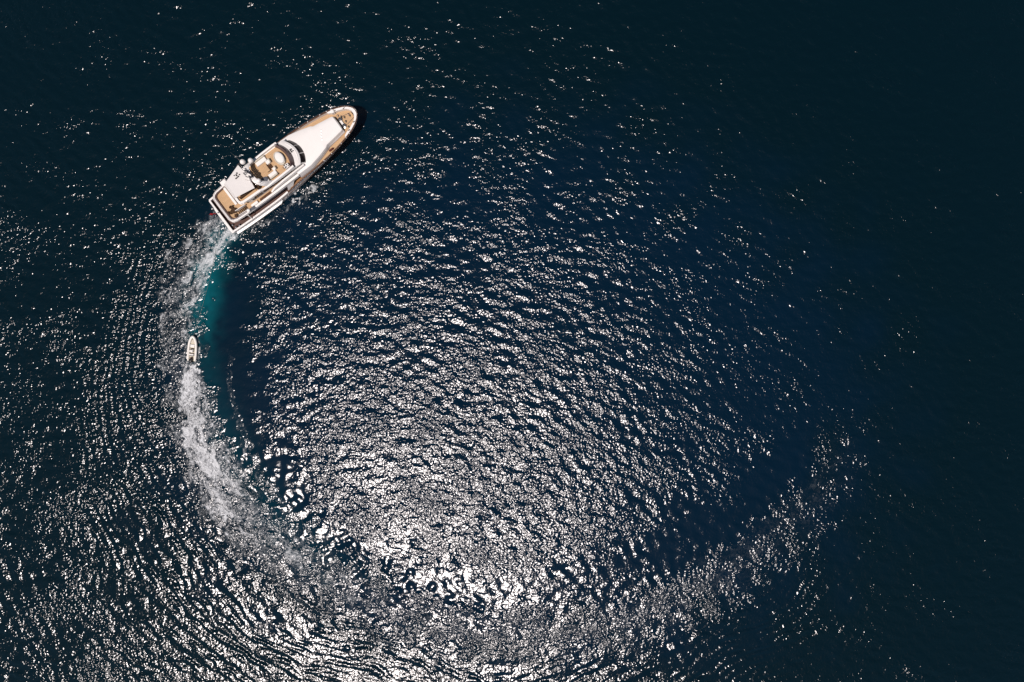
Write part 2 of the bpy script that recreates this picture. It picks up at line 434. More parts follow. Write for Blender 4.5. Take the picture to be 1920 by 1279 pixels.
M = dict(
    white=paint("white_gelcoat", (.72, .695, .66), .30, .05, .8),
    hull=paint("hull_paint", (.58, .545, .52), .25, .06, .5),
    cream=paint("cream_upholstery", (.50, .46, .38), .8, .10, 3.0, .2),
    pad=paint("white_upholstery", (.68, .66, .62), .85, .07, 3.0, .2),
    awning=paint("awning_cloth", (.60, .58, .555), .9, .04, 1.2, .1),
    teakdark=teak("dark_teak", (.085, .045, .035)),  # darkest teak tone, for the main deck
    teakmid=teak("mid_teak", (.26, .13, .05)),  # middle teak tone, for the side deck
    teak=teak("teak_deck", (.47, .305, .16)),
    varnish=paint("varnished_wood", (.085, .040, .020), .25, .3, 2.5),
    glass=paint("dark_glass", (.010, .006, .006), .08, .2, 1.0, .6),
    tint=paint("tinted_windscreen", (.085, .050, .052), .15, .2, 1.5, .6),
    dash=paint("dark_brown", (.060, .028, .022), .6, .25, 3.0),
    darkwood=paint("dark_rattan", (.050, .026, .012), .8, .35, 6.0, .2),  # dark brown for furniture, treads and fairleads
    metal=paint("steel", (.55, .54, .52), .25, .1, 4.0, .5, 1.0),
    grey=paint("grey_cover", (.085, .090, .105), .8, .25, 3.0, .2, 0, .5),
    black=paint("black_plastic", (.010, .010, .011), .45, .2, 4.0),
    maroon=paint("maroon_cover", (.085, .022, .016), .8, .2, 5.0, .2),
    red=paint("red_cloth", (.30, .012, .016), .8, .15, 5.0, .2),
    rubber=paint("pale_rubber", (.70, .67, .61), .6, .06, 3.0, .3),
    deckmat=paint("pale_deck_mat", (.50, .46, .36), .8, .10, 4.0, .2),
    rope=paint("rope", (.25, .24, .20), .9, .1, 8.0, .1),
)

# ------------------------------------------------------------------ mesh tools (u forward, v to starboard, z up)
class MB:
    def __init__(self): self.bm = bmesh.new()
    def P(self, p): return self.bm.verts.new((p[0], -p[1], p[2]))
    def loft(self, rings, closed=True, caps=True):
        R = [[self.P(p) for p in r] for r in rings]; n = len(R[0])
        for a, b in zip(R, R[1:]):
            for i in range(n if closed else n - 1):
                j = (i + 1) % n
                try: self.bm.faces.new((a[i], a[j], b[j], b[i]))
                except ValueError: pass
        if caps and closed:
            self.bm.faces.new(R[0]); self.bm.faces.new(R[-1][::-1])
        return self
    def prism(self, pts, z0, z1, inset=0.0, taper=None):
        """outline pts (u, v) raised from z0 to z1 with a small bevelled top edge"""
        cu = sum(p[0] for p in pts) / len(pts); cv = sum(p[1] for p in pts) / len(pts)
        def sc(k):
            out = []
            n = len(pts)
            for i in range(n):
                a, b, c = pts[i - 1], pts[i], pts[(i + 1) % n]
                e1 = Vector((b[0] - a[0], b[1] - a[1])); e2 = Vector((c[0] - b[0], c[1] - b[1]))
                if e1.length < 1e-6 or e2.length < 1e-6: out.append(b); continue
                n1 = Vector((-e1.y, e1.x)).normalized(); n2 = Vector((-e2.y, e2.x)).normalized()
                m = (n1 + n2)
                if m.length < 1e-3: out.append(b); continue
                m.normalize(); d = k / max(.35, m.dot(n1))
                q = (b[0] + m.x * d, b[1] + m.y * d)
                out.append(q)
            return out
        area = sum(pts[i - 1][0] * pts[i][1] - pts[i][0] * pts[i - 1][1] for i in range(len(pts)))
        sgn = 1 if area > 0 else -1
        zf0 = z0 if callable(z0) else (lambda u, v: z0)
        zf1 = z1 if callable(z1) else (lambda u, v: z1)
        rings = [[(p[0], p[1], zf0(*p)) for p in pts]]
        if inset:
            h = inset * .8
            rings.append([(p[0], p[1], zf1(*p) - h) for p in pts])
            rings.append([(p[0], p[1], zf1(*p)) for p in sc(inset * sgn)])
        else:
            rings.append([(p[0], p[1], zf1(*p)) for p in pts])
        return self.loft(rings)
    def box(self, u0, u1, v0, v1, z0, z1, bevel=0.04):
        return self.prism([(u0, v0), (u1, v0), (u1, v1), (u0, v1)], z0, z1, bevel)
    def tube(self, path, r, n=8):
        rings = []
        P = [Vector(p) for p in path]
        for i, p in enumerate(P):
            d = (P[min(i + 1, len(P) - 1)] - P[max(i - 1, 0)]).normalized()
            a = d.cross(Vector((0, 0, 1)))
            if a.length < .05: a = d.cross(Vector((1, 0, 0)))
            a.normalize(); b = d.cross(a)
            rr = r[i] if isinstance(r, (list, tuple)) else r
            rings.append([tuple(p + (a * math.cos(t) + b * math.sin(t)) * rr) for t in (2 * math.pi * k / n for k in range(n))])
        return self.loft(rings)
    def lathe(self, c, prof, n=20, su=1.0, sv=1.0):
        """profile of (radius, z) turned round a vertical line through c"""
        rings = [[(c[0] + r * su * math.cos(2 * math.pi * k / n), c[1] + r * sv * math.sin(2 * math.pi * k / n), c[2] + z) for k in range(n)] for r, z in prof]
        return self.loft(rings)
    def ball(self, c, r, sz=1.0):
        return self.lathe(c, [(max(.02, r * math.sin(a)), -r * sz * math.cos(a)) for a in (math.pi * k / 10 for k in range(11))], 18)
    def sheet(self, top, bottom):
        """strip of quads between two lines of points"""
        A = [self.P(p) for p in top]; B = [self.P(p) for p in bottom]
        for i in range(len(A) - 1): self.bm.faces.new((A[i], A[i + 1], B[i + 1], B[i]))
        return self
    def wall(self, path, z0, z1, th):
        """upright band of thickness th along (u, v) points; z0, z1 numbers or lists"""
        n = len(path); L = []; R = []
        for i in range(n):
            a = Vector(path[max(i - 1, 0)]); b = Vector(path[min(i + 1, n - 1)]); d = (b - a).normalized()
            nn = Vector((-d.y, d.x)) * th / 2; p = Vector(path[i])
            L.append(p + nn); R.append(p - nn)
        g = lambda z, i: z[i] if isinstance(z, (list, tuple)) else z
        rings = [[(L[i].x, L[i].y, g(z0, i)), (L[i].x, L[i].y, g(z1, i)), (R[i].x, R[i].y, g(z1, i)), (R[i].x, R[i].y, g(z0, i))] for i in range(n)]
        return self.loft(rings)
    def build(self, name, mat, parent=None, smooth_angle=None, label=None):
        bmesh.ops.recalc_face_normals(self.bm, faces=self.bm.faces)
        me = bpy.data.meshes.new(name); self.bm.to_mesh(me); self.bm.free()
        me.materials.append(mat)
        if smooth_angle:
            me.polygons.foreach_set("use_smooth", [True] * len(me.polygons))
            me.set_sharp_from_angle(angle=math.radians(smooth_angle))
        o = bpy.data.objects.new(name, me); scene.collection.objects.link(o)
        if parent is not None: o.parent = parent
        if label: o["label"] = label
        return o

def empty(name, loc, rz=0.0):
    o = bpy.data.objects.new(name, None); scene.collection.objects.link(o)
    o.location = loc; o.rotation_euler = (0, 0, rz); o.empty_display_size = .5
    return o

def interp(tab, x):
    return float(np.interp(x, [t[0] for t in tab], [t[1] for t in tab]))

def mirror(half):
    """close an outline given from aft to forward on the starboard side"""
    return half + [(u, -v) for u, v in reversed(half) if abs(v) > 1e-6]

def arc(cu, cv, ru, rv, a0, a1, n):
    return [(cu + ru * math.cos(math.radians(a0 + (a1 - a0) * k / n)), cv + rv * math.sin(math.radians(a0 + (a1 - a0) * k / n))) for k in range(n + 1)]

# ------------------------------------------------------------------ the yacht
YAW = math.radians(37.0)
YORG = (-57.10, 24.93, 0.0)
yacht = empty("motor_yacht", YORG, YAW)
tag(yacht, "large white motor yacht with teak decks turning at the head of the curved wake", "yacht")

DECK = [(-.5, 3.95), (2, 4.12), (6, 4.25), (10, 4.32), (16, 4.32), (20, 4.22), (23, 4.05), (25, 3.80), (27, 3.50), (29, 3.10), (30.5, 2.66), (31.6, 2.16), (32.4, 1.62), (32.95, 1.08), (33.3, .55), (33.45, 0.02)]
WATER = [(-.5, 3.6), (4, 3.9), (10, 4.0), (14, 3.9), (18, 3.55), (22, 2.9), (25, 2.2), (28, 1.35), (30.5, .7), (32, .32), (33.45, 0.01)]
CAPZ = [(-.5, 3.1), (11, 3.15), (13, 3.5), (15.5, 4.35), (20, 4.55), (26, 4.75), (33.5, 5.1)]
STEM = [(-.9, 29.6), (0, 30.5), (1.5, 31.7), (3.5, 32.9), (5.2, 33.45)]
stations = [-.5, .5, 2, 4, 6, 8, 10, 12, 13, 14, 15, 16, 18, 20, 22, 23.5, 25, 26, 27, 28, 29, 29.8, 30.5, 31.1, 31.6, 32.05, 32.4, 32.7, 32.95, 33.15, 33.3, 33.4, 33.45]
def hull_ring(u):
    t = (u + .5) / 33.95; zc = interp(CAPZ, u); bd = interp(DECK, u); bw = interp(WATER, u)
    pts = []
    for f, z in ((-.1, -.9), (0, 0.0), (.30, 1.1), (.62, 2.0), (.86, zc * .72), (.97, zc * .88), (1.0, zc)):
        b = bw * .85 if f < 0 else bw + (bd - bw) * f
        uu = -.5 + (interp(STEM, z) + .5) * t if z < zc else u
        pts.append((uu, b, z))
    return pts
hb = MB()
hb.loft([[(p[0], -p[1], p[2]) for p in hull_ring(u)][::-1] + hull_ring(u) for u in stations], closed=False)
r0 = hull_ring(-.5)
hb.bm.faces.new([hb.P((p[0], p[1], p[2])) for p in r0] + [hb.P((p[0], -p[1], p[2])) for p in r0[::-1]])
# inner face of the bulwark
DZ = lambda u: 2.35 if u < 14 else 3.85 + .25 * (u - 14) / 19.5
for s in (1, -1):
    hb.sheet([(u, s * max(.01, interp(DECK, u) - .16), interp(CAPZ, u)) for u in stations], [(u, s * max(.01, interp(DECK, u) - .20), DZ(u) - .02) for u in stations])
bmesh.ops.remove_doubles(hb.bm, verts=hb.bm.verts, dist=.004)
hull = hb.build("hull", M["hull"], yacht, 35)

# varnished cap rail all round, white wide bulwark top at the bow
def strip_ring(us, off0, off1, dz0, dz1):
    o = []
    for u in us:
        o.append((u, interp(DECK, u), interp(CAPZ, u)))
    return o
cb = MB()
for s in (1, -1):
    us = [u for u in stations if u >= 13.0]
    cb.loft([[(u, s * (interp(DECK, u) + .10), interp(CAPZ, u) - .02), (u, s * (interp(DECK, u) + .10), interp(CAPZ, u) + .07),
              (u, s * max(.0, interp(DECK, u) - .14), interp(CAPZ, u) + .07), (u, s * max(.0, interp(DECK, u) - .14), interp(CAPZ, u) - .02)] for u in us])
cap = cb.build("cap_rail", M["varnish"], yacht)
cb = MB()
for s in (1, -1):
    us = [-.5, 2, 4, 6, 8, 10, 12, 13]
    cb.loft([[(u, s * (interp(DECK, u) + .08), interp(CAPZ, u) - .03), (u, s * (interp(DECK, u) + .08), interp(CAPZ, u) + .08),
              (u, s * (interp(DECK, u) - .26), interp(CAPZ, u) + .08), (u, s * (interp(DECK, u) - .26), interp(CAPZ, u) - .03)] for u in us])
cb.box(-.62, -.28, -3.80, 3.80, 3.07, 3.20, .04)
cb.build("bulwark_top", M["white"], yacht)
cb = MB()
bw_us = [29.2, 29.8, 30.5, 31.1, 31.6, 32.05, 32.4, 32.6]
def inner(u): return max(.0, min(interp(DECK, u) - .62, math.sqrt(max(0, 1 - ((u - 29.0) / 3.62) ** 2)) * 2.45))
for s in (1, -1):
    rings = []
    for u in [28.6] + bw_us:
        o = interp(DECK, u) - .13; i = inner(u) if u > 29 else o - .3; z = interp(CAPZ, u)
        rings.append([(u, s * o, z - .5), (u, s * o, z + .05), (u, s * i, z + .05), (u, s * i, z - .9)])
    cb.loft(rings)
cb.prism([(32.61, -1.25), (32.9, -1.0), (33.12, -.6), (33.24, 0), (33.12, .6), (32.9, 1.0), (32.61, 1.25)], 4.3, 5.13, .03)
cb.build("bow_bulwark", M["white"], yacht, 30)
# rubbing strakes along the topsides
cb = MB()
for s in (1, -1):
    us = [-.3, 1, 3, 5, 7, 9, 10.3, 10.9]
    ring = []
    for u in us:
        w = .34 if u < 10.5 else .05
        b = interp(WATER, u) + (interp(DECK, u) - interp(WATER, u)) * .33
        ring.append([(u, s * (b - .1), .75), (u, s * (b + w), .85), (u, s * (b + w), 1.2), (u, s * (b - .1), 1.32)])
    cb.loft(ring)
cb.build("rub_rail", M["white"], yacht)
cb = MB()
for s in (1, -1):
    us = [11.5, 14, 17, 20, 23, 26, 29]
    ring = []
    for u in us:
        z = 2.2 + .03 * (u - 10); r = hull_ring(u); b = np.interp(z, [p[2] for p in r], [p[1] for p in r]); uu = np.interp(z, [p[2] for p in r], [p[0] for p in r])
        ring.append([(uu, s * (b - .05), z - .1), (uu, s * (b + .09), z - .08), (uu, s * (b + .09), z + .08), (uu, s * (b - .05), z + .1)])
    cb.loft(ring)
cb.build("rub_strake", M["varnish"], yacht)
# swimming platform at the stern
cb = MB(); cb.prism([(-1.25, -3.1), (-1.35, -2.6), (-1.35, 2.6), (-1.25, 3.1), (-.48, 3.5), (-.48, -3.5)], .35, .72, .06)
cb.build("swim_platform", M["white"], yacht)

# decks
db = MB(); us = [u for u in stations if u <= 14]
db.loft([[(u, -(interp(DECK, u) - .2), 2.35), (u, interp(DECK, u) - .2, 2.35)] for u in us], closed=False)
db.build("main_deck", M["teakdark"], yacht)
db = MB(); us = [u for u in stations if 20 <= u <= 32.6]
db.loft([[(u, -(interp(DECK, u) - .2), DZ(u)), (u, interp(DECK, u) - .2, DZ(u))] for u in us], closed=False)
db.build("foredeck", M["teak"], yacht)
db = MB(); us = [u for u in stations if 14 <= u <= 20]
db.loft([[(u, -(interp(DECK, u) - .2), DZ(u)), (u, interp(DECK, u) - .2, DZ(u))] for u in us], closed=False)
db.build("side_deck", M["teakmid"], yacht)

# main deck saloon with dark side windows
sb = MB(); sb.prism(mirror([(5.2, 2.95), (9, 3.1), (16, 3.1), (21, 2.85), (25, 2.15), (28.4, 1.5)]), 2.3, 4.95, .02)
sal = sb.build("deckhouse", M["white"], yacht)
for s in (1, -1):
    for a, b in ((5.9, 8.1), (8.3, 10.6), (10.8, 13.2), (13.4, 16)):
        wb = MB(); va = 3.06 if a < 8 else 3.125; wb.wall([(a, s * (va if a > 6 else 3.02)), (b, s * 3.125)], 3.35, 4.5, .05); wb.build("window", M["glass"], sal)

# coach roof sweeping aft into the upper deck bulwark
def roof_v(u): return interp([(.85, 3.3), (2, 3.55), (5, 3.72), (12, 3.86), (17, 3.80), (20, 3.76), (22.5, 3.22), (24.4, 2.66), (24.8, 2.36), (27, 2.05), (28.6, 1.80), (28.95, 1.70)], u)
def roof_z(u): return interp([(17, 6.05), (19, 5.95), (24, 5.75), (29, 5.5)], u)
rb = MB()
us = [17.0, 18, 19, 20, 21, 22, 23, 24, 24.4, 24.8, 26, 27.4, 28.6, 28.95]
rings = []
for u in us:
    v = roof_v(u); z = roof_z(u)
    rings.append([(u, -v, z - .75), (u, -v + .12, z - .18), (u, -v + .40, z - .02), (u, -v * .5, z + .05), (u, 0, z + .07), (u, v * .5, z + .05), (u, v - .40, z - .02), (u, v - .12, z - .18), (u, v, z - .75)])
rings.append([(u + .22 - .10 * (abs(v) / 1.7) ** 2, v * .97, z - .25) for (u, v, z) in rings[-1]])
rb.loft(rings, closed=False)
rb.bm.faces.ensure_lookup_table()
roof = rb.build("coach_roof", M["white"], yacht, 40)
# raised sides: flared mouldings at deck level each side of the roof
mb = MB()
for s in (1, -1):
    mb.loft([[(u, s * (roof_v(u) - .05), roof_z(u) - .80), (u, s * (roof_v(u) + w), roof_z(u) - 1.2), (u, s * (roof_v(u) + w - .05), 3.9), (u, s * (roof_v(u) - .6), 3.9)] for u, w in ((17, .15), (20, .14), (23, .10), (24.4, .06), (24.85, .16), (27, .2), (29.1, .2))])
mb.build("roof_side", M["hull"], yacht, 30)
# forward cabin window under the roof edge
wb = MB(); pts = arc(27.4, 0, 1.95, 2.6, -40, 40, 12)
wb.loft([[(u, v, 4.2), (u - .28, v * .98, 5.22), (u - .5, v * .9, 5.2), (u - .3, v * .9, 4.2)] for u, v in pts])
wb.build("forward_window", M["glass"], yacht)
# small hatches on the roof
for u, v in ((25.6, -.55), (25.3, -.05), (25.0, .45), (24.7, .95)):
    pb = MB(); pb.lathe((u, v, roof_z(u) + .05), [(.10, 0), (.10, .05), (.03, .07)], 10); pb.build("roof_vent", M["metal"], roof)

# upper deck: slab, teak, bulwark
ud = mirror([(.95, 0.0), (.9, 2.4), (1.0, 2.95), (1.3, 3.3), (2, 3.5), (5, 3.68), (12, 3.82), (17, 3.76)])
ob = MB(); ob.prism(ud, 4.95, 5.2, 0); ob.build("upper_deck", M["white"], yacht)
tb = MB(); tb.prism(mirror([(1.35, 0.0), (1.35, 2.4), (1.5, 2.9), (2, 3.1), (5, 3.3), (12, 3.45), (16.9, 3.4)]), 5.2, 5.215, 0)
tb.build("upper_deck_teak", M["teak"], yacht)
cb = MB()
half = [(17.0, 3.66), (12, 3.70), (8, 3.62), (5, 3.54), (2.2, 3.36), (1.55, 3.14), (1.16, 2.75), (1.05, 2.3)]
path = half + [(1.02, 0)] + [(u, -v) for u, v in reversed(half)]
zt = [6.0, 5.95, 5.85, 5.75, 5.72, 5.7, 5.7, 5.7]
cb.wall(path, 5.15, zt + [5.7] + zt[::-1], .40)
cb.build("upper_bulwark", M["white"], yacht, 40)
cb = MB()
half2 = [(5.0, 3.26), (2.4, 3.08), (1.8, 2.88), (1.48, 2.55), (1.38, 2.2)]
cb.wall(half2 + [(1.36, 0)] + [(u, -v) for u, v in reversed(half2)], 5.22, 5.55, .22)
cb.build("bulwark_strip", M["dash"], yacht)  # dark brown strip along the inner foot of the bulwark
# handrail on the aft bulwark
rb_ = MB(); zr = [6.02] * len(path)
rb_.tube([(u, v, 6.05) for u, v in path[3:-3]], .028, 6)
for u, v in path[3:-3]: rb_.tube([(u, v, 5.68), (u, v, 6.05)], .02, 6)
rb_.build("handrail", M["metal"], yacht)
# fashion plates under the overhang
for s in (1, -1):
    fb = MB(); fb.loft([[(13.2, s * 4.02, 3.2), (13.2, s * 4.14, 3.2), (14.3, s * 4.14, 3.3), (14.3, s * 4.02, 3.3)], [(13.9, s * 3.72, 5.3), (13.9, s * 3.84, 5.3), (15.6, s * 3.84, 5.3), (15.6, s * 3.72, 5.3)]])
    fb.build("fashion_plate", M["white"], yacht)

# sky lounge, bridge and flybridge
lb = MB(); lb.prism(mirror([(6.2, 2.3), (9, 2.45), (16.5, 2.55), (18.0, 2.45), (18.9, 1.9), (19.3, 1.0), (19.45, 0)]), 5.2, 7.5, .02)
lounge = lb.build("bridge_house", M["white"], yacht)
for s in (1, -1):
    for a, b in ((7.0, 9.4), (9.7, 12.1), (12.4, 14.8)):
        wb = MB(); wb.wall([(a, s * (2.33 + .10 * min(1, (a - 6.2) / 2.8))), (b, s * (2.47 + .0 * b))], 5.95, 7.0, .16); wb.build("window", M["glass"], lounge)
# bridge windows: three panes on a raked curve
def bow_curve(c, k, v): return c - k * v * v
for v0, v1 in ((-2.62, -1.02), (-.86, .86), (1.02, 2.62)):
    wb = MB(); vs = [v0 + (v1 - v0) * i / 6 for i in range(7)]
    wb.loft([[(bow_curve(20.50, .135, v), v, 6.10), (bow_curve(19.80, .13, v), v * .99, 7.02), (bow_curve(19.60, .13, v), v * .98, 7.02), (bow_curve(20.3, .135, v), v * .98, 6.08)] for v in vs])
    wb.build("bridge_window", M["glass"], lounge)
wb = MB()
vs = [-2.75 + 5.5 * i / 16 for i in range(17)]
wb.loft([[(bow_curve(20.42, .135, v), v, 5.9), (bow_curve(20.44, .135, v), v, 6.09), (bow_curve(19.67, .13, v), v * .99, 7.05), (bow_curve(19.3, .13, v), v * .9, 7.05), (bow_curve(19.3, .13, v), v * .9, 5.9)] for v in vs])
wb.build("window_frame", M["white"], lounge, 30)
# brow over the bridge
bb = MB()
vs = [-2.85 + 5.7 * i / 20 for i in range(21)]
bb.loft([[(bow_curve(19.74, .13, v), v, 7.08), (bow_curve(19.70, .13, v), v, 7.26), (bow_curve(19.40, .13, v), v, 7.42), (bow_curve(18.4, .13, v), v, 7.72), (bow_curve(17.0, .05, v), v, 7.72), (bow_curve(17.0, .05, v), v, 7.08)] for v in vs])
brow = bb.build("bridge_brow", M["white"], yacht, 40)
hb_ = MB(); hb_.tube([(18.85, -.35, 7.66), (19.05, -.35, 7.72)], .13, 8); hb_.tube([(18.7, .05, 7.68), (19.15, .1, 7.72)], .09, 8); hb_.box(18.62, 18.78, -.5, .25, 7.66, 7.78, .02)
hb_.build("horn", M["black"], brow)

fd = mirror([(4.75, 0), (4.72, 1.9), (4.95, 2.35), (5.5, 2.55), (9.5, 2.62), (12, 2.8), (17.0, 2.8), (17.4, 2.7)])
fb = MB(); fb.prism(fd, 7.5, 7.7, 0); fb.build("flybridge_deck", M["white"], yacht)
tb = MB(); tb.prism(mirror([(5.2, 0), (5.25, 1.8), (5.5, 2.05), (9.5, 2.3), (12, 2.5), (17.2, 2.45), (17.75, 1.6), (18.1, 0)]), 7.7, 7.73, 0)
tb.build("flybridge_teak", M["teak"], yacht)
cb = MB()
half = [(17.45, 2.72), (16.5, 2.78), (14, 2.80), (12.2, 2.76), (11.2, 2.70)]
for s in (1, -1): cb.wall([(u, s * v) for u, v in half], 7.55, [8.5, 8.45, 8.35, 8.25, 8.1], .36)
half = [(9.6, 2.52), (7, 2.42), (5.7, 2.36), (5.15, 2.12), (4.98, 1.7)]
cb.wall(half + [(4.96, 0)] + [(u, -v) for u, v in reversed(half)], 7.55, 8.15, .42)
for s in (1, -1): cb.wall([(11.2, s * 2.70), (10.7, s * 2.66), (10.2, s * 2.6), (9.6, s * 2.52)], 7.55, [8.1, 7.9, 7.9, 8.15], .34)
cb.build("flybridge_coaming", M["white"], yacht, 40)
# outer side fairing between bridge and bulwark
cb = MB()
for s in (1, -1):
    cb.wall([(19.0, s * 3.0), (17, s * 3.14), (14, s * 3.2), (11.8, s * 3.22), (10.8, s * 3.25)], 5.3, [6.6, 6.95, 6.95, 6.6, 5.9], .30)
cb.build("side_fairing", M["white"], yacht, 40)
# flybridge windscreen
for v0, v1 in ((-2.66, -.08), (.02, 2.66)):
    wb = MB(); vs = [v0 + (v1 - v0) * i / 9 for i in range(10)]
    wb.loft([[(bow_curve(18.52, .13, v), v, 7.70), (bow_curve(17.98, .125, v), v * .99, 8.72), (bow_curve(17.90, .125, v), v * .985, 8.72), (bow_curve(18.40, .13, v), v * .985, 7.70)] for v in vs])
    wb.build("windscreen", M["tint"], yacht, 30)
db_ = MB(); vs = [-2.5 + 5.0 * i / 14 for i in range(15)]  # ledge in dark brown for the shade inside the windscreen
db_.loft([[(bow_curve(18.30, .13, v), v * .97, 7.73), (bow_curve(18.02, .13, v), v * .97, 8.2), (bow_curve(17.62, .12, v), v * .97, 8.15), (bow_curve(17.52, .12, v), v * .97, 7.73)] for v in vs])
db_.build("shaded_dashboard", M["dash"], yacht)
# helm console with wheel and instruments
cb = MB(); cb.box(15.9, 16.9, 1.55, 2.35, 7.73, 8.45, .08); con = cb.build("helm_console", M["white"], yacht)
ib = MB()
for u, v, w in ((16.1, 1.7, .13), (16.2, 2.1, .16), (16.55, 1.8, .12), (16.7, 2.15, .10), (16.0, 2.2, .09)): ib.box(u - w, u + w, v - w * .8, v + w * .8, 8.44, 8.52, .02)
ib.build("instrument", M["black"], con)
wb = MB(); wb.tube([(15.72 + .0 * k, 1.95 + .28 * math.cos(k * math.pi / 8), 8.35 + .28 * math.sin(k * math.pi / 8)) for k in range(17)], .03, 6); wb.build("steering_wheel", M["black"], con)

# round sun pad over the pool
tb = MB(); tb.lathe((16.18, -.12, 7.73), [(1.0, 0), (1.0, .42), (.97, .52), (.86, .56), (.84, .40), (.5, .40)], 36, .96, 1.42)
tub = tb.build("pool_rim", M["cream"], yacht, 40)
tb = MB(); tb.lathe((16.30, -.12, 8.10), [(.80, 0), (.82, .30), (.78, .42), (.55, .50), (.02, .53)], 36, .96, 1.42)
tb.build("sun_pad", M["pad"], yacht, 60)

# seating group: two benches, a bar unit and a slatted table
def bench(u0, u1, v0, v1, back):
    b = MB(); b.box(u0, u1, v0, v1, 7.73, 8.18, .08); o = b.build("bench_seat", M["pad"], yacht)
    b = MB(); b.box(*back, 8.12, 8.55, .08); b.build("backrest", M["cream"], o)
    return o
bench(11.9, 14.1, -2.15, -1.35, (11.9, 14.1, -2.38, -2.12))
bench(12.5, 14.2, 1.1, 1.95, (12.5, 14.2, 1.92, 2.18))
bench(13.6, 14.4, -1.3, -.55, (14.3, 14.55, -1.3, -.5))
bench(13.85, 14.5, .55, 1.1, (14.4, 14.6, .5, 1.15))
b = MB(); b.box(12.6, 13.45, -.75, .75, 8.38, 8.46, .03); b.tube([(13.0, 0, 7.73), (13.0, 0, 8.4)], .12, 10); b.build("table", M["teak"], yacht)
for k in range(3):
    b = MB(); b.box(13.5 + .24 * k, 13.64 + .24 * k, -.42, .42, 8.0, 8.1, .02); b.build("slat", M["varnish"], yacht)
b = MB(); b.box(11.2, 12.2, 1.35, 2.25, 7.73, 8.75, .1); b.build("bar_unit", M["white"], yacht)
b = MB(); b.lathe((11.45, 1.72, 8.62), [(.75, 0), (.72, .18), (.45, .30), (.1, .36)], 9, 1.15, .82); b.build("grey_cover", M["grey"], yacht)
b = MB(); b.box(10.9, 11.9, 2.75, 3.3, 5.22, 5.35, .02); b.build("side_shade", M["dash"], yacht)  # dark plate painted for the shade in the upper side passage

# radar arch
ab = MB()
def leg(pts, ws):
    rings = []
    for (u, v, z), (a, c) in zip(pts, ws):
        rings.append([(u - a, v - c, z), (u + a, v - c, z), (u + a, v + c, z), (u - a, v + c, z)])
    ab.loft(rings)
for s in (1, -1):
    leg([(11.9, s * 2.55, 8.0), (11.3, s * 2.45, 8.9), (10.7, s * 2.1, 9.7), (10.3, s * 1.4, 10.15), (10.15, s * .6, 10.3), (10.1, 0, 10.32)],
        [(.75, .16), (.55, .17), (.42, .22), (.40, .22), (.40, .22), (.40, .22)])
bmesh.ops.remove_doubles(ab.bm, verts=ab.bm.verts, dist=.002)
arch = ab.build("radar_arch", M["white"], yacht, 50)
b = MB(); b.tube([(10.1, -.2, 10.3), (9.95, -.2, 11.6), (9.9, -.2, 12.6)], [.32, .2, .08], 10); b.build("mast", M["white"], arch, 40)
for u, v, z, a in ((10.0, -.25, 11.25, 25), (9.7, .45, 10.75, -20)):
    b = MB(); c_, s_ = math.cos(math.radians(a)), math.sin(math.radians(a)); L, W = .95, .12
    b.prism([(u + L * s_ - W * c_, v + L * c_ + W * s_), (u + L * s_ + W * c_, v + L * c_ - W * s_), (u - L * s_ + W * c_, v - L * c_ - W * s_), (u - L * s_ - W * c_, v - L * c_ + W * s_)], z, z + .16, .03)
    b.lathe((u, v, z - .35), [(.2, 0), (.2, .3), (.12, .36)], 12)
    b.build("radar_scanner", M["white"], arch)
b = MB()
random.seed(3)
for k in range(16):
    u = 9.9 + random.uniform(-.75, .65); v = -.15 + random.uniform(-.85, .85); r = random.uniform(.05, .12)
    b.lathe((u, v, 10.3), [(r, 0), (r, random.uniform(.2, .9)), (r * .5, .95)], 8)
b.build("mast_fitting", M["grey"], arch)
for c, r in (((10.55, -2.75, 10.45), .50), ((10.75, 1.75, 10.1), .46), ((11.75, -2.5, 9.45), .48), ((9.95, -1.35, 10.6), .26)):
    b = MB(); b.lathe((c[0], c[1], c[2] - .75), [(r * .5, 0), (r * .6, .35), (r * .9, .5)], 16); b.ball(c, r, 1.1); b.build("satellite_dome", M["white"], arch, 60)
for p, q in (((10.35, -2.9, 10.3), (10.2, -4.3, 12.9)), ((9.6, .9, 10.3), (9.3, 1.3, 13.2)), ((10.4, 2.3, 9.9), (10.2, 2.9, 12.3))):
    b = MB(); b.tube([p, q], [.04, .022], 6); b.build("whip_antenna", M["metal"], arch)

# hardtop over the aft flybridge
ht = [(5.25, -1.66), (5.25, 1.62), (9.35, 2.32), (9.75, 0), (9.45, -3.0)]
hz = lambda u, v: 10.12 + .05 * math.cos(v * .8)
b = MB(); b.prism(ht, lambda u, v: hz(u, v) - .12, hz, .05); top = b.build("hardtop", M["awning"], yacht)
b = MB(); b.wall([(5.2, -1.7), (5.2, 1.66)], 10.0, 10.2, .12); b.wall([(5.42, -1.5), (5.42, 1.5)], 10.12, 10.19, .05); b.build("trim", M["white"], top)
for u, v in ((5.6, -1.4), (5.6, 1.4), (9.0, 1.95), (9.0, -2.3)):
    b = MB(); b.tube([(u, v, 7.7), (u, v, 10.05)], .05, 8); b.build("post", M["metal"], top)
b = MB()
for u, v, w, l in ((8.35, -1.8, .12, .10), (8.05, -1.55, .16, .10), (8.2, -1.15, .10, .12), (7.75, -1.1, .08, .22), (8.6, -1.3, .09, .09), (7.7, -1.75, .07, .07)):
    b.box(u - l, u + l, v - w, v + w, 10.14, 10.36, .02)
b.build("roof_aerial", M["black"], top)
b = MB(); b.box(9.1, 9.9, -3.35, -2.5, 9.55, 9.7, .03)
for k in range(4): b.box(9.15 + .2 * k, 9.25 + .2 * k, -3.3, -2.55, 9.7, 9.75, 0)
b.build("solar_grille", M["black"], arch)
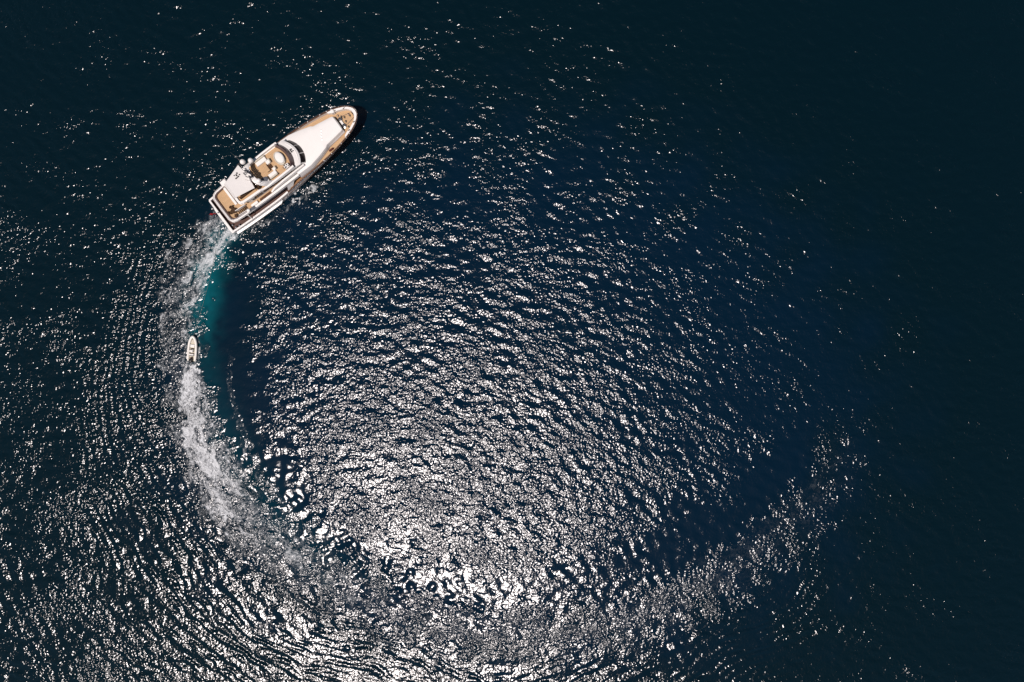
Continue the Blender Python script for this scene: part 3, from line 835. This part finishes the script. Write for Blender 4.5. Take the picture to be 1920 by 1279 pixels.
# sofas on the flybridge beneath the hardtop
b = MB(); b.box(5.6, 9.0, 1.25, 1.62, 7.73, 8.3, .06); b.build("aft_sofa", M["darkwood"], yacht)
b = MB(); b.box(9.4, 10.0, 1.0, 2.2, 7.73, 8.9, .06); b.build("wet_bar", M["darkwood"], yacht)

# upper aft deck: white locker band, port wing, stair well
b = MB(); b.box(3.6, 4.1, -3.1, .9, 5.215, 5.6, .08); b.build("deck_locker", M["white"], yacht)
b = MB(); b.box(4.1, 5.3, -3.75, -2.7, 6.3, 7.2, .1); b.build("port_wing", M["white"], yacht)
b = MB(); b.wall([(3.0, 2.0), (5.2, 2.12)], 5.2, 6.15, .10); b.wall([(3.0, 3.0), (5.0, 3.15)], 5.2, 5.9, .08)
st = b.build("stair_rail", M["white"], yacht)
b = MB()
for k in range(6): b.box(3.2 + .34 * k, 3.42 + .34 * k, 2.1, 2.95, 5.22 + .03 * k, 5.29 + .03 * k, .01)
b.build("stair_tread", M["darkwood"], yacht)
b = MB(); b.box(6.0, 7.5, 2.72, 3.25, 5.215, 5.7, .07); b.build("side_locker", M["white"], yacht)
b = MB(); b.box(8.0, 10.6, 2.68, 3.3, 5.215, 5.3, .02); b.build("side_deck_shade", M["varnish"], yacht)  # dark sheet laid on the upper side deck as its shade
b = MB(); b.ball((5.15, 3.55, 6.25), .36, .9); b.box(5.0, 5.3, 3.45, 3.7, 5.7, 6.0, .02); b.build("crane_head", M["white"], yacht, 60)
b = MB(); b.loft([[(5.35, 3.35, 5.98), (5.35, 3.75, 5.98), (5.35, 3.75, 6.1), (5.35, 3.35, 6.1)], [(6.5, 3.3, 5.92), (6.5, 3.95, 5.92), (6.5, 3.95, 6.02), (6.5, 3.3, 6.02)]]); b.build("grey_cover", M["grey"], yacht)
b = MB(); b.tube([(4.3, 3.75, 5.1), (4.2, 4.1, 3.4)], .09, 8); b.build("pillar", M["white"], yacht)
# stern mooring stations under the overhang
for u, v in ((.5, 3.3), (1.3, 3.45), (.2, 2.6)):
    b = MB(); b.lathe((u, v, 2.35), [(.16, 0), (.1, .12), (.1, .4), (.2, .48), (.05, .55)], 10); b.build("mooring_winch", M["metal"], yacht)
for u in (1.2, 2.4, 3.6, 4.8, 6.0, 7.2, 8.4, 9.6):
    b = MB(); b.lathe((u, interp(DECK, u) - .10, 3.22), [(.07, 0), (.05, .05), (.07, .14)], 8); b.build("cleat", M["white"], yacht)

# foredeck gear
wl_ = empty("windlass", (0, 0, 0)); wl_.parent = yacht
for u, v in ((29.85, -.62), (29.75, .86)):
    b = MB(); b.lathe((u, v, DZ(u)), [(.40, 0), (.40, .16), (.20, .22), (.20, .50), (.34, .58), (.30, .66), (.05, .68)], 16); b.build("winch_drum", M["metal"], wl_, 40)
    b = MB(); b.lathe((u, v, DZ(u) + .66), [(.16, 0), (.16, .05), (.03, .06)], 12); b.build("drum_cap", M["black"], wl_)
b = MB(); b.box(29.5, 29.95, -.4, .62, DZ(29) + .0, DZ(29) + .45, .06); b.build("gearbox", M["white"], wl_)
for k, (u, v) in enumerate(((29.9, -1.55), (30.35, -.95), (30.5, .3), (30.3, 1.45), (31.75, -.55), (31.8, -.15), (30.75, -.5))):
    b = MB(); b.lathe((u, v, DZ(u)), [(.13, 0), (.09, .08), (.09, .3), (.15, .38), (.03, .42)], 10); b.tube([(u, v - .22, DZ(u) + .06), (u, v + .22, DZ(u) + .06)], .07, 6); b.build("bollard", M["varnish"] if k in (0, 4) else M["black"], yacht)
for u, v in ((30.3, -1.0), (30.4, 0.9)):
    b = MB(); b.tube([(u, v, DZ(u) + .08), (u + 1.0, v * .8, DZ(u) + .09), (u + 1.9, v * .6, DZ(u) + .09)], .05, 6); b.build("anchor_chain", M["metal"], yacht)
for s in (1, -1):
    for u in (30.0, 31.7):
        b = MB(); b.box(u - .22, u + .22, s * (interp(DECK, u) - .45) - .08, s * (interp(DECK, u) - .45) + .08, interp(CAPZ, u) + .055, interp(CAPZ, u) + .10, .01); b.build("fairlead", M["darkwood"], yacht)
    for u in (27.2, 28.6, 29.6, 24.5, 22.5):
        b = MB(); b.lathe((u, s * interp(DECK, u), interp(CAPZ, u) + .06), [(.09, 0), (.06, .08), (.09, .16), (.02, .2)], 8); b.build("cleat", M["white"], yacht)
b = MB(); b.prism([(29.3, -2.9), (29.9, -2.75), (29.8, -2.1), (29.2, -2.2)], DZ(29), 5.22, .08); b.build("bow_locker", M["white"], yacht)
b = MB()
rl = [(u, interp(DECK, u) + .0, interp(CAPZ, u) + .55) for u in stations if u >= 20]
for s in (1, -1):
    b.tube([(u, s * v, z) for u, v, z in rl], .022, 6)
    for u, v, z in rl[::2]: b.tube([(u, s * v, z - .5), (u, s * v, z)], .018, 6)
b.build("bow_rail", M["metal"], yacht)

# things carried on the yacht
CY_, SY_ = math.cos(YAW), math.sin(YAW)
def on_yacht(u, v, z): return (YORG[0] + u * CY_ + v * SY_, YORG[1] + u * SY_ - v * CY_, z)
fl = empty("flag", on_yacht(-.35, -.75, 3.2), YAW)
tag(fl, "red flag flying from a short staff at the yacht's stern", "flag")
b = MB(); b.tube([(0, 0, 0), (-.55, 0, 1.6)], .035, 6); b.build("flagstaff", M["white"], fl)
b = MB()
b.loft([[(-.50 - .2 * k - .05 * math.sin(k * 2), .12 * math.sin(k * 1.7) - .10 * k, 1.55 - .05 * k), (-.30 - .22 * k, .14 * math.sin(k * 1.7 + .6) + .10 - .10 * k, .78 - .03 * k),
         (-.30 - .22 * k, .14 * math.sin(k * 1.7 + .6) + .13 - .10 * k, .78 - .03 * k), (-.50 - .2 * k - .05 * math.sin(k * 2), .12 * math.sin(k * 1.7) + .03 - .10 * k, 1.57 - .05 * k)] for k in range(6)])
b.build("flag_cloth", M["red"], fl, 60)

tbl = empty("round_table", on_yacht(2.75, 1.75, 5.216), YAW)
tag(tbl, "dark brown round table on the aft teak deck beside the stairs", "table")
b = MB(); b.lathe((0, 0, .70), [(.52, 0), (.54, .03), (.52, .06), (.02, .06)], 20); b.build("table_top", M["darkwood"], tbl)
b = MB(); b.lathe((0, 0, 0), [(.28, 0), (.26, .04), (.06, .08), (.06, .70)], 12); b.build("pedestal", M["varnish"], tbl)
def armchair():
    r = empty("deck_chair", (0, 0, 0))
    b = MB(); b.box(-.3, .3, -.28, .28, .30, .46, .05); b.build("seat", M["darkwood"], r)
    b = MB(); b.wall(arc(0, 0, .34, .34, 100, 260, 8), .30, .82, .08); b.build("backrest", M["varnish"], r)
    for u, v in ((-.24, -.22), (-.24, .22), (.24, -.22), (.24, .22)):
        b = MB(); b.tube([(u, v, 0), (u, v, .32)], .03, 6); b.build("leg", M["varnish"], r)
    return r
def copy_tree(o, parent=None):
    c = o.copy(); scene.collection.objects.link(c)
    if parent is not None: c.parent = parent
    for ch in list(o.children): copy_tree(ch, c)
    return c
ch0 = armchair()
spots = [(2.05, 1.55, 0, "dark brown deck chair on the aft side of the round table, towards the stern"),
         (2.55, 2.62, 80, "dark brown deck chair on the starboard side of the round table, against the side rail"),
         (2.75, .95, -90, "dark brown deck chair nearest the middle of the aft teak deck")]
for i, (u, v, a, lab) in enumerate(spots):
    c = ch0 if i == 0 else copy_tree(ch0)
    c.location = on_yacht(u, v, 5.216); c.rotation_euler = (0, 0, YAW + math.radians(a))
    tag(c, lab, "chair", "deck chairs around the round table")
fen = empty("fender", on_yacht(24.9, 3.0, DZ(24.9) + .2), YAW)
tag(fen, "dark maroon cylindrical fender lying on the starboard side deck", "fender")
b = MB(); b.tube([(-.55, 0, 0), (-.48, 0, 0), (-.4, 0, 0), (.4, 0, 0), (.48, 0, 0), (.55, 0, 0)], [.05, .14, .2, .2, .14, .05], 12); b.build("fender_body", M["maroon"], fen, 60)
b = MB(); b.tube([(.53, 0, 0), (.72, .05, -.1)], .03, 6); b.build("fender_eye", M["black"], fen)

# ------------------------------------------------------------------ the tender under tow
def ppx(x, y, z): return px(x, y, z)
tb0 = px(362.0, 631.5, .6); tb1 = px(358.5, 677.0, .6)
T_YAW = math.atan2(tb0[1] - tb1[1], tb0[0] - tb1[0])
TL = math.hypot(tb0[0] - tb1[0], tb0[1] - tb1[1])
tender = empty("inflatable_boat", (tb1[0], tb1[1], .05), T_YAW)
tag(tender, "small pale inflatable boat with dark outboard motor towed behind the yacht", "boat")
HB = 1.02
def gun(u): return interp([(0, .70), (1, .75), (2.5, .76), (3.6, .68), (4.3, .50), (4.75, .26), (4.95, .0)], u * 4.95 / TL)
us = [0, .6, 1.4, 2.2, 3.0, 3.6, 4.1, 4.45, 4.7, 4.85, 4.95]
side = [(u * TL / 4.95 - .0, gun(u * TL / 4.95), .42 + .05 * (u / 4.95) ** 3 * 5) for u in us]
b = MB(); loop = side + [(u, -v, z) for u, v, z in reversed(side[:-1])]
b.tube(loop, [.15] + [.24] * (len(loop) - 2) + [.15], 12); b.build("inflatable_tube", M["rubber"], tender, 70)
b = MB(); b.loft([[(u, -max(.02, v - .05), .05), (u, -max(.02, v - .05), .32), (u, max(.02, v - .05), .32), (u, max(.02, v - .05), .05)] for u, v, z in side]); b.build("hull", M["white"], tender)
b = MB(); b.loft([[(u, -max(.02, v - .16), .33), (u, max(.02, v - .16), .33)] for u, v, z in side[:-1]], closed=False); b.build("deck", M["deckmat"], tender)
b = MB(); b.box(1.75, 2.35, -.34, .30, .33, 1.0, .08); con = b.build("console", M["pad"], tender)
b = MB(); b.tube([(1.72, -.2 + .2 * math.cos(k * math.pi / 5), .95 + .2 * math.sin(k * math.pi / 5)) for k in range(11)], .025, 6); b.build("steering_wheel", M["black"], con)
b = MB(); b.loft([[(2.33, -.3, .98), (2.33, .26, .98), (2.38, .26, .98), (2.38, -.3, .98)], [(2.22, -.28, 1.25), (2.22, .24, 1.25), (2.25, .24, 1.25), (2.25, -.28, 1.25)]]); b.build("windscreen", M["tint"], con)
b = MB(); b.box(1.0, 1.45, -.45, .40, .33, .75, .07); seat = b.build("seat", M["pad"], tender)
b = MB(); b.box(.93, 1.06, -.45, .40, .7, 1.05, .04); b.build("backrest", M["cream"], seat)
b = MB(); b.box(2.75, 3.35, -.42, .42, .33, .60, .07); b.build("bow_seat", M["pad"], tender)
b = MB(); b.prism([(3.6, -.42), (4.3, -.16), (4.3, .16), (3.6, .42)], .33, .55, .05); b.build("bow_cushion", M["cream"], tender)
for p in ([(1.55, -.42), (1.55, .42)], [(2.55, -.46), (2.55, .42), (3.4, .46)]):
    b = MB(); b.wall(p, .33, .42, .1); b.build("deck_strap", M["varnish"], tender)
ob_ = empty("outboard_motor", (0, 0, 0)); ob_.parent = tender
b = MB(); b.prism(mirror([(-.35, .12), (-.25, .24), (.1, .26), (.42, .2), (.5, .08)]), .62, 1.12, .12); b.build("cowling", M["black"], ob_, 40)
b = MB(); b.box(-.18, .12, -.1, .1, -.5, .64, .03); b.build("shaft", M["black"], ob_)
b = MB(); b.box(.25, .75, -.26, .22, .34, .70, .06); b.build("fuel_tank", M["dash"], tender)

# towing line from the yacht's stern to the tender's bow
A = Vector(on_yacht(-.5, -.3, 2.3)); B = Vector((tb0[0], tb0[1], .5))
b = MB(); pts = []
for k in range(21):
    t = k / 20; p = A.lerp(B, t); p.z -= 1.3 * math.sin(math.pi * t) * (1 - .15 * t); pts.append((p.x, -p.y, max(p.z, .14)))
b.tube(pts, .014, 6); rope = b.build("towing_rope", M["rope"])
tag(rope, "thin towing line from the yacht's stern to the small boat's bow", "rope")
